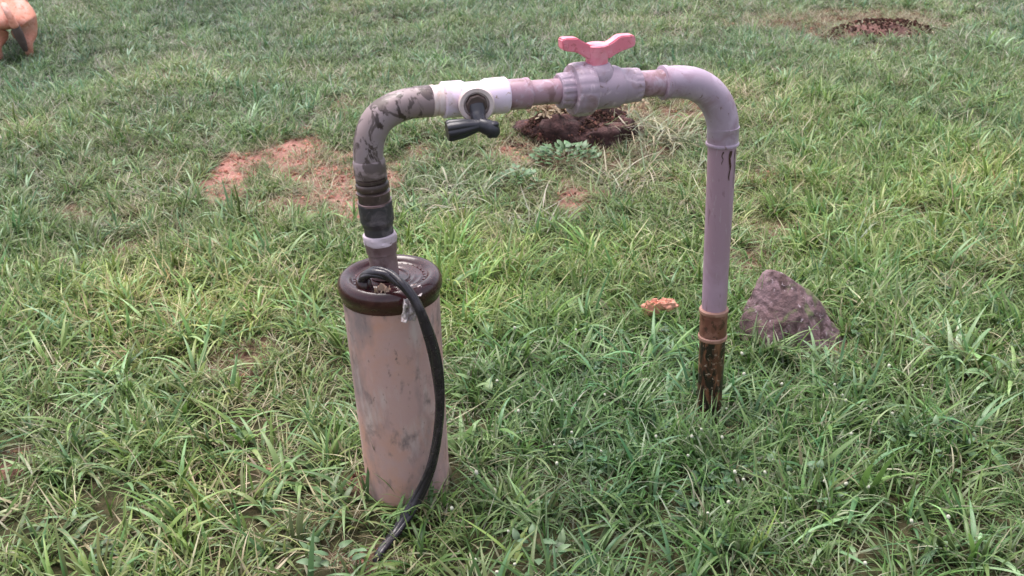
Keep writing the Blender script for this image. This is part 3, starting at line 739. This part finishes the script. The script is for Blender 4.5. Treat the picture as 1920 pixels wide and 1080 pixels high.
P = at_z(1210, 716, .03); crumple('paper_scrap', P, .012, .012, .012, m_flower, 12.2, 'small whitish scrap caught in the grass between casing and tall pipe', 'scrap')

# ------------------------------------------------------------------ individual grass clumps (each blade a part)
def clump(x, y, n, L, W, cols, label, tilt=(.2, .9), curl=(.6, 1.7), spread=.02, az=None, name='grass_clump', cat='grass clump', dry=False, z=0):
    P = at_z(x, y); P.z = gz(P.x, P.y)+z
    t = thing(name, P, label, cat)
    for k in range(n):
        mb = newmb(); dx, dy = disc(spread)
        a = R_(0, 6.28) if az is None else R_(*az)
        c_ = jit(random.choice(cols), .22)
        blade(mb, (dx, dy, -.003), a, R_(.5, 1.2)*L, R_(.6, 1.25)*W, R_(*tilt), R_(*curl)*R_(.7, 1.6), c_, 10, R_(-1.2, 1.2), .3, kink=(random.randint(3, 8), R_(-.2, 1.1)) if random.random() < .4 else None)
        me_ = blade_mesh('blade', mb, m_leaf); o = bpy.data.objects.new('blade', me_); COL.objects.link(o); o.parent = t
    return t
LB = [(.24, .37, .19), (.21, .34, .16), (.28, .41, .23)]; LG = [(.20, .33, .11), (.24, .37, .14)]; DK = [(.075, .125, .045), (.09, .15, .05)]; YG = [(.28, .36, .10), (.24, .33, .09)]
GS = [(.30, .32, .22), (.38, .35, .26), (.24, .29, .17), (.16, .20, .10)]; MG = [(.14, .23, .07), (.17, .26, .09), (.13, .22, .08)]
clump(1790, 690, 26, .17, .014, LB, 'big clump of broad arching pale green blades in the grass right of the rock', curl=(.9, 2.0), spread=.04)
clump(1880, 720, 18, .16, .015, LB+LG, 'broad drooping pale blades at the right edge of the photo', curl=(1, 2.0), spread=.035)
clump(1700, 650, 8, .13, .008, LG, 'narrow light green blades between the rock and the broad clump', spread=.03)
clump(1262, 680, 26, .13, .008, [(.20, .30, .17), (.17, .27, .15)], 'bluish green arching grass clump just left of the tall pipe foot', curl=(.9, 1.9), spread=.04)
clump(1430, 690, 12, .16, .008, LG, 'light green blades arching up in front of the rock', tilt=(.2, .7), az=(-.6, .9), curl=(.8, 1.6))
clump(1540, 690, 12, .12, .012, LB, 'short broad leaves at the right foot of the rock', spread=.02)
clump(180, 745, 18, .16, .011, LB+LG, 'broad pale blades sprawling in the grass left of the casing, near the left edge', tilt=(.4, 1.1), spread=.05)
clump(70, 880, 8, .14, .012, LG, 'broad blades lying low at the left edge beside a dark bare spot', tilt=(.7, 1.3), curl=(.1, .8), spread=.04)
clump(345, 650, 3, .12, .011, [(.26, .36, .20)], 'single tall pale blades standing in the grass left of the cap', tilt=(.05, .5), curl=(.1, .5))
clump(560, 905, 20, .13, .012, LG+MG, 'broad green blades in the grass just left of the casing foot', spread=.045)
clump(640, 960, 16, .14, .012, MG+DK, 'dark broad blades crowded at the front left foot of the casing', spread=.04)
clump(706, 958, 5, .15, .008, DK, 'tall dark narrow blades standing against the casing front', tilt=(.02, .25), curl=(.1, .5), spread=.03)
clump(868, 850, 9, .11, .016, LG, 'light green broad leaves pressed against the right side of the casing', tilt=(.1, .6), curl=(.5, 1.4), spread=.02)
clump(1010, 985, 12, .12, .012, MG+LG, 'mid green broad blades in the grass right of the cable end', tilt=(.6, 1.2), curl=(.2, 1))
clump(1330, 905, 3, .13, .012, [(.20, .33, .18)], 'single bluish blade bowing over the grass below the tall pipe', tilt=(.7, 1.0), curl=(.9, 1.3), az=(-.4, .4))
clump(1420, 1050, 3, .14, .010, YG, 'yellow green upright blade near the bottom edge, below the tall pipe', tilt=(.2, .5), curl=(.1, .5), az=(.6, 1.4))
clump(970, 1060, 4, .14, .009, YG, 'yellow green blades near the bottom edge right of the cable end', tilt=(.3, .8), curl=(.2, .8))
clump(380, 1050, 4, .12, .009, YG+LG, 'yellow green blade near the bottom edge left of the cable end', tilt=(.2, .7), curl=(.1, .7))
clump(1810, 1050, 9, .14, .011, LG+LB, 'light blades in the bottom right corner', spread=.05)
clump(1250, 265, 90, .24, .0065, GS+STRAW[:3], 'greyish half dry grass clump hanging over the earth mound, behind the valve', tilt=(.5, 1.2), curl=(.3, 1.5), spread=.09)
clump(1170, 345, 60, .18, .0055, GS+STRAW[:3], 'pale dry stems spread in front of the earth mound', tilt=(.8, 1.4), curl=(-.2, .8), spread=.12)
clump(850, 365, 70, .19, .0070, [(.24, .30, .18), (.30, .33, .22)]+GS, 'pale grass clump flattened between the elbow and the earth mound', tilt=(.4, 1.3), curl=(.3, 1.5), spread=.12)
clump(800, 410, 20, .18, .009, LB+GS, 'pale blades leaning out beside the black coupling', tilt=(.5, 1.2), curl=(.3, 1.2), spread=.04)
clump(1010, 415, 30, .20, .0055, GS, 'long dry stems lying below the red bare patch in the middle', tilt=(1.1, 1.5), curl=(-.1, .3), spread=.09)
clump(290, 370, 44, .15, .0055, GS+STRAW[:2], 'grey dry grass tuft at left, on the slope above the cap height', tilt=(.4, 1.2), curl=(.2, 1.0), spread=.06)
clump(730, 130, 12, .11, .006, LB, 'pale green tuft behind the left elbow', spread=.05)
clump(1210, 95, 14, .14, .005, GS+LB, 'pale tuft just right of the pink handle', tilt=(.4, 1.2), spread=.05)
clump(1450, 235, 5, .15, .006, LB, 'thin pale blades reaching out right of the curved elbow', tilt=(.8, 1.2), curl=(.2, 1), az=(-.4, .5))
clump(1600, 470, 5, .16, .006, [(.26, .32, .22)], 'long slanting blade in the grass above the rock', tilt=(.3, .9), curl=(0, .5), az=(.2, 1.2))
clump(1870, 100, 16, .2, .012, LG+LB, 'bushy light green clump in the upper right corner', spread=.07)
clump(1635, 260, 4, .11, .008, [(.4, .45, .34)], 'single whitish blade standing in the grass right of the curved elbow', tilt=(0, .3), curl=(0, .4))
clump(230, 850, 6, .10, .014, YG+LG, 'small bright weed with yellow green leaves in the left foreground', tilt=(.3, 1), spread=.015)

clump(110, 640, 14, .17, .012, LB, 'long pale blades fanning out at the left edge, level with the cap rim', tilt=(.3, 1.1), curl=(.1, 1.0), spread=.05)
clump(1330, 330, 22, .20, .009, LB+GS, 'bluish pale grass tuft behind the top of the tall pipe', tilt=(.3, 1.2), curl=(.4, 1.6), spread=.05)
clump(470, 240, 22, .15, .008, LB, 'pale green tuft on the bank just above the bare red soil', spread=.06)
clump(1840, 200, 18, .17, .010, LG+YG[:1], 'light green tuft below the upper right corner', spread=.06)
clump(1750, 460, 16, .14, .009, MG+LB, 'mid green tuft halfway up near the right edge', spread=.05)
clump(1640, 760, 16, .14, .010, DK+MG, 'dark green tuft in the grass below the rock', spread=.05)
clump(1120, 800, 16, .14, .010, MG+DK, 'dark arching tuft between the casing and the tall pipe foot', spread=.05)
clump(1180, 980, 14, .13, .011, MG+LG, 'tuft of arching blades in the foreground below the tall pipe', tilt=(.4, 1.1), curl=(.5, 1.6), spread=.05)
clump(1560, 1010, 14, .15, .011, MG+LB, 'tuft of green blades in the foreground right of the tall pipe', tilt=(.3, 1.0), spread=.05)
clump(900, 500, 16, .13, .009, LG, 'fresh light green tuft behind the casing cap', spread=.05)
clump(500, 470, 14, .13, .009, LG+LB, 'light green tuft left of the black coupling', spread=.05)
clump(130, 1010, 12, .14, .011, MG+LB, 'green tuft in the bottom left corner', tilt=(.4, 1.1), spread=.05)
clump(1600, 62, 26, .16, .007, GS+LG, 'half dry tuft growing over the left end of the far earth heap', tilt=(.5, 1.3), spread=.10)
clump(1725, 70, 22, .16, .007, GS+STRAW[:2], 'straw coloured tuft over the right end of the far earth heap', tilt=(.5, 1.3), spread=.10)
clump(1165, 262, 34, .20, .006, STRAW[:3]+GS, 'dry straw stems strewn across the right side of the earth mound', tilt=(.9, 1.5), curl=(-.2, .7), spread=.10, z=.06)
clump(730, 990, 26, .10, .007, MG+LG, 'short green blades hiding the front edge of the casing foot', tilt=(.1, .9), curl=(.3, 1.2), spread=.055)
clump(815, 960, 22, .10, .007, MG+DK, 'short green blades at the front right of the casing foot', tilt=(.1, .9), curl=(.3, 1.2), spread=.045)
clump(1340, 815, 16, .08, .005, STRAW[:3]+MG, 'short dry grass packed round the tall pipe foot', tilt=(.1, .8), spread=.035)
def weed(x, y, n, R, lr, col, label):
    P = at_z(x, y); P.z = gz(P.x, P.y); t = thing('broadleaf_weed', P, label, 'weed')
    for k in range(n):
        mb = newmb(); a = R_(0, 6.28); q = R*math.sqrt(random.random()); h = R_(.03, .08)*(1.1-q/R*.6)
        blade(mb, (q*math.cos(a), q*math.sin(a), h), a+R_(-1, 1), R_(.8, 1.2)*lr*2, R_(.9, 1.2)*lr*1.25, R_(.7, 1.3), R_(.1, .7), jit(random.choice(col), .12), 6, 0, .25)
        me_ = blade_mesh('leaf', mb, m_leaf); o = bpy.data.objects.new('leaf', me_); COL.objects.link(o); o.parent = t
    mb = newmb()
    for k in range(5): blade(mb, (0, 0, 0), R_(0, 6.28), R*1.1, .002, .6, .7, col[0], 3)
    o = bpy.data.objects.new('stem', blade_mesh('stem', mb, m_leaf)); COL.objects.link(o); o.parent = t
WD = [(.085, .165, .070), (.12, .21, .10), (.15, .25, .13)]
weed(1062, 305, 90, .13, .017, WD, 'dark green round leaved weed growing in front of the earth mound')
weed(970, 350, 34, .08, .014, WD, 'small round leaved weed left of the larger one in front of the mound')
weed(1010, 1065, 14, .05, .014, [(.11, .19, .09), (.15, .24, .12)], 'round leaved weed at the bottom edge right of the cable end')
weed(625, 1075, 12, .05, .015, [(.12, .20, .10), (.16, .25, .13)], 'round leaved weed at the bottom edge left of the cable end')
weed(890, 760, 9, .035, .017, [(.17, .26, .10)], 'broad leaved seedling just right of the middle of the casing')
weed(1500, 930, 22, .09, .012, WD, 'low clover patch in the right foreground grass')
weed(1760, 860, 22, .10, .012, WD, 'low clover patch near the right edge')

# ------------------------------------------------------------------ tiny white flower heads
FL = [(1733, 635), (1667, 686), (1730, 723), (1395, 701), (1466, 720), (1565, 721), (1579, 741), (1586, 751), (1673, 776), (1596, 813), (1378, 885), (1434, 886), (1546, 902), (1586, 907), (1629, 913), (1394, 899), (1451, 862), (1709, 977), (1778, 969), (1622, 1056), (1391, 663),
      (847, 953), (1044, 869), (1127, 846), (1327, 962), (953, 996), (891, 1050), (932, 1073), (965, 1058), (893, 886), (1230, 818), (1315, 805), (1354, 820), (1290, 854), (1362, 766), (1134, 740), (932, 714), (972, 771), (1072, 811), (1039, 834), (1366, 942), (1035, 751), (1297, 818), (380, 735), (965, 615), (1080, 618)]
hm = []
for k in range(3):
    bm = bmesh.new(); bmesh.ops.create_icosphere(bm, subdivisions=2, radius=.0042)
    for q in bm.verts: q.co = Vector((q.co.x, q.co.y, q.co.z*(1.15+.15*k)))*(1+.25*mn.noise(q.co*700+Vector((k*9, 0, 0))))
    me_ = bpy.data.meshes.new('flower_head'); bm.to_mesh(me_); bm.free(); me_.materials.append(m_flower); hm.append(me_)
for k, (x, y) in enumerate(FL):
    h = R_(.055, .085); Q = at_z(x, y, h); a = R_(0, 6.28); B_ = Vector((Q.x+.02*math.cos(a), Q.y+.02*math.sin(a), gz(Q.x, Q.y)))
    lab = 'tiny whitish globe flower head on a thin stem in the grass right of the casing'
    if x < 840: lab = 'lone whitish flower head in the grass left of the casing'
    t = thing('globe_flower', B_, lab, 'flower', None if x < 840 else 'white flower heads in the grass')
    o = bpy.data.objects.new('flower_head', hm[k % 3]); COL.objects.link(o); o.parent = t; o.location = Q-B_; s_ = R_(.6, .95); o.scale = (s_, s_, s_); o.rotation_euler = (R_(-.5, .5), R_(-.5, .5), 0)
    d = Q-B_; v, f = tube([V(0, 0, -.01), V(d.x*.3, d.y*.3, d.z*.5), d], .0007, 5, 3, False)
    mm = bpy.data.meshes.new('stem'); mm.from_pydata([tuple(q) for q in v], [], f); ac = mm.attributes.new('bcol', 'FLOAT_COLOR', 'POINT')
    ac.data.foreach_set('color', np.tile([.2, .26, .1, 1], len(v)).astype(np.float32)); mm.materials.append(m_leaf)
    o = bpy.data.objects.new('stem', mm); COL.objects.link(o); o.parent = t

# ------------------------------------------------------------------ the dog, walking away, top left
DP = at_z(30, 116)
def skin(name, pts, edges, mat, parent, root=0, sub=2):
    me = bpy.data.meshes.new(name); me.from_pydata([p_[0] for p_ in pts], edges, []); me.update()
    o = bpy.data.objects.new(name, me); COL.objects.link(o)
    md = o.modifiers.new('skin', 'SKIN'); sv = me.skin_vertices[0].data
    for i, p_ in enumerate(pts):
        r_ = p_[1]; sv[i].radius = (r_, r_) if not isinstance(r_, tuple) else r_; sv[i].use_root = (i == root)
    ms = o.modifiers.new('sub', 'SUBSURF'); ms.levels = sub; ms.render_levels = sub
    dg = bpy.context.evaluated_depsgraph_get(); dg.update(); nm = bpy.data.meshes.new_from_object(o.evaluated_get(dg))
    o.modifiers.clear(); o.data = nm; nm.materials.clear(); nm.materials.append(mat); nm.shade_smooth()
    if parent: o.parent = parent
    return o
m_fur = weathered('tan_fur', (.58, .24, .17), [((.64, .36, .31), 7, .45, .6, U), ((.46, .17, .11), 45, .5, .66, (1, .3, 1))], .9, .9, 260)
m_furd = weathered('dark_fur_and_shade', (.085, .055, .05), [((.16, .11, .10), 20, .5, .7, U)], .85, .4, 200)
dog = thing('dog', (DP.x, DP.y, gz(DP.x, DP.y)), 'tan dog seen from behind, cut off by the upper left corner', 'dog')
pts = [((0, .05, .285), .108), ((0, .22, .30), .095), ((0, .40, .305), .10), ((.01, .50, .34), .07), ((.05, .60, .43), .05), ((.09, .66, .47), .055), ((.12, .74, .45), .030), ((.13, .78, .44), .022)]
edges = [(i, i+1) for i in range(7)]
def leg(side, hind):
    n0 = len(pts)
    if hind: q = [((side*.060, .02, .21), .086), ((side*.070, .04, .12), .064), ((side*.072, -.03, .105), .024), ((side*.070, -.005, .03), .020), ((side*.070, .03, .012), .022)]; r = 0
    else: q = [((side*.065, .42, .22), .045), ((side*.065, .40, .13), .026), ((side*.065, .415, .03), .020), ((side*.065, .44, .012), .022)]; r = 2
    pts.extend(q); edges.append((r, n0)); edges.extend([(n0+i, n0+i+1) for i in range(len(q)-1)])
for s_ in (-1, 1): leg(s_, True); leg(s_, False)
body = skin('body', pts, edges, m_fur, dog, 1)
tl = skin('tail', [((0, -.02, .33), .018), ((.012, -.075, .30), .017), ((.026, -.090, .25), .019), ((.036, -.088, .20), .024)], [(0, 1), (1, 2), (2, 3)], m_fur, dog)
skin('tail_leg_shade', [((.030, -.080, .235), .020), ((.040, -.080, .18), .026), ((.050, -.070, .12), .022), ((.058, -.050, .06), .012)], [(0, 1), (1, 2), (2, 3)], m_furd, tl)  # dark tail end stands in for the shade between the hind legs
for s_ in (-1, 1):
    mb = newmb(); 
    o = mesh_obj('ear', [(.09+s_*.035, .64, .515), (.09+s_*.06, .66, .51), (.09+s_*.085, .63, .50), (.09+s_*.06, .655, .53), (.09+s_*.06, .635, .50)], [(0, 2, 3), (0, 4, 2), (0, 3, 1), (1, 3, 2), (0, 1, 4), (1, 2, 4)], m_furd, None, True, None)
    o.parent = dog
o = mesh_obj('collar', *rings([V(.015, .50, .35), V(.02, .515, .36)], [V(.3, .6, .6)]*2, [.074, .072], 24, False), m_furd, None); o.parent = dog
o.modifiers.new('thickness', 'SOLIDIFY').thickness = .004
dog.rotation_euler = (0, 0, math.radians(21)); dog.scale = (1.12, 1.12, .98)
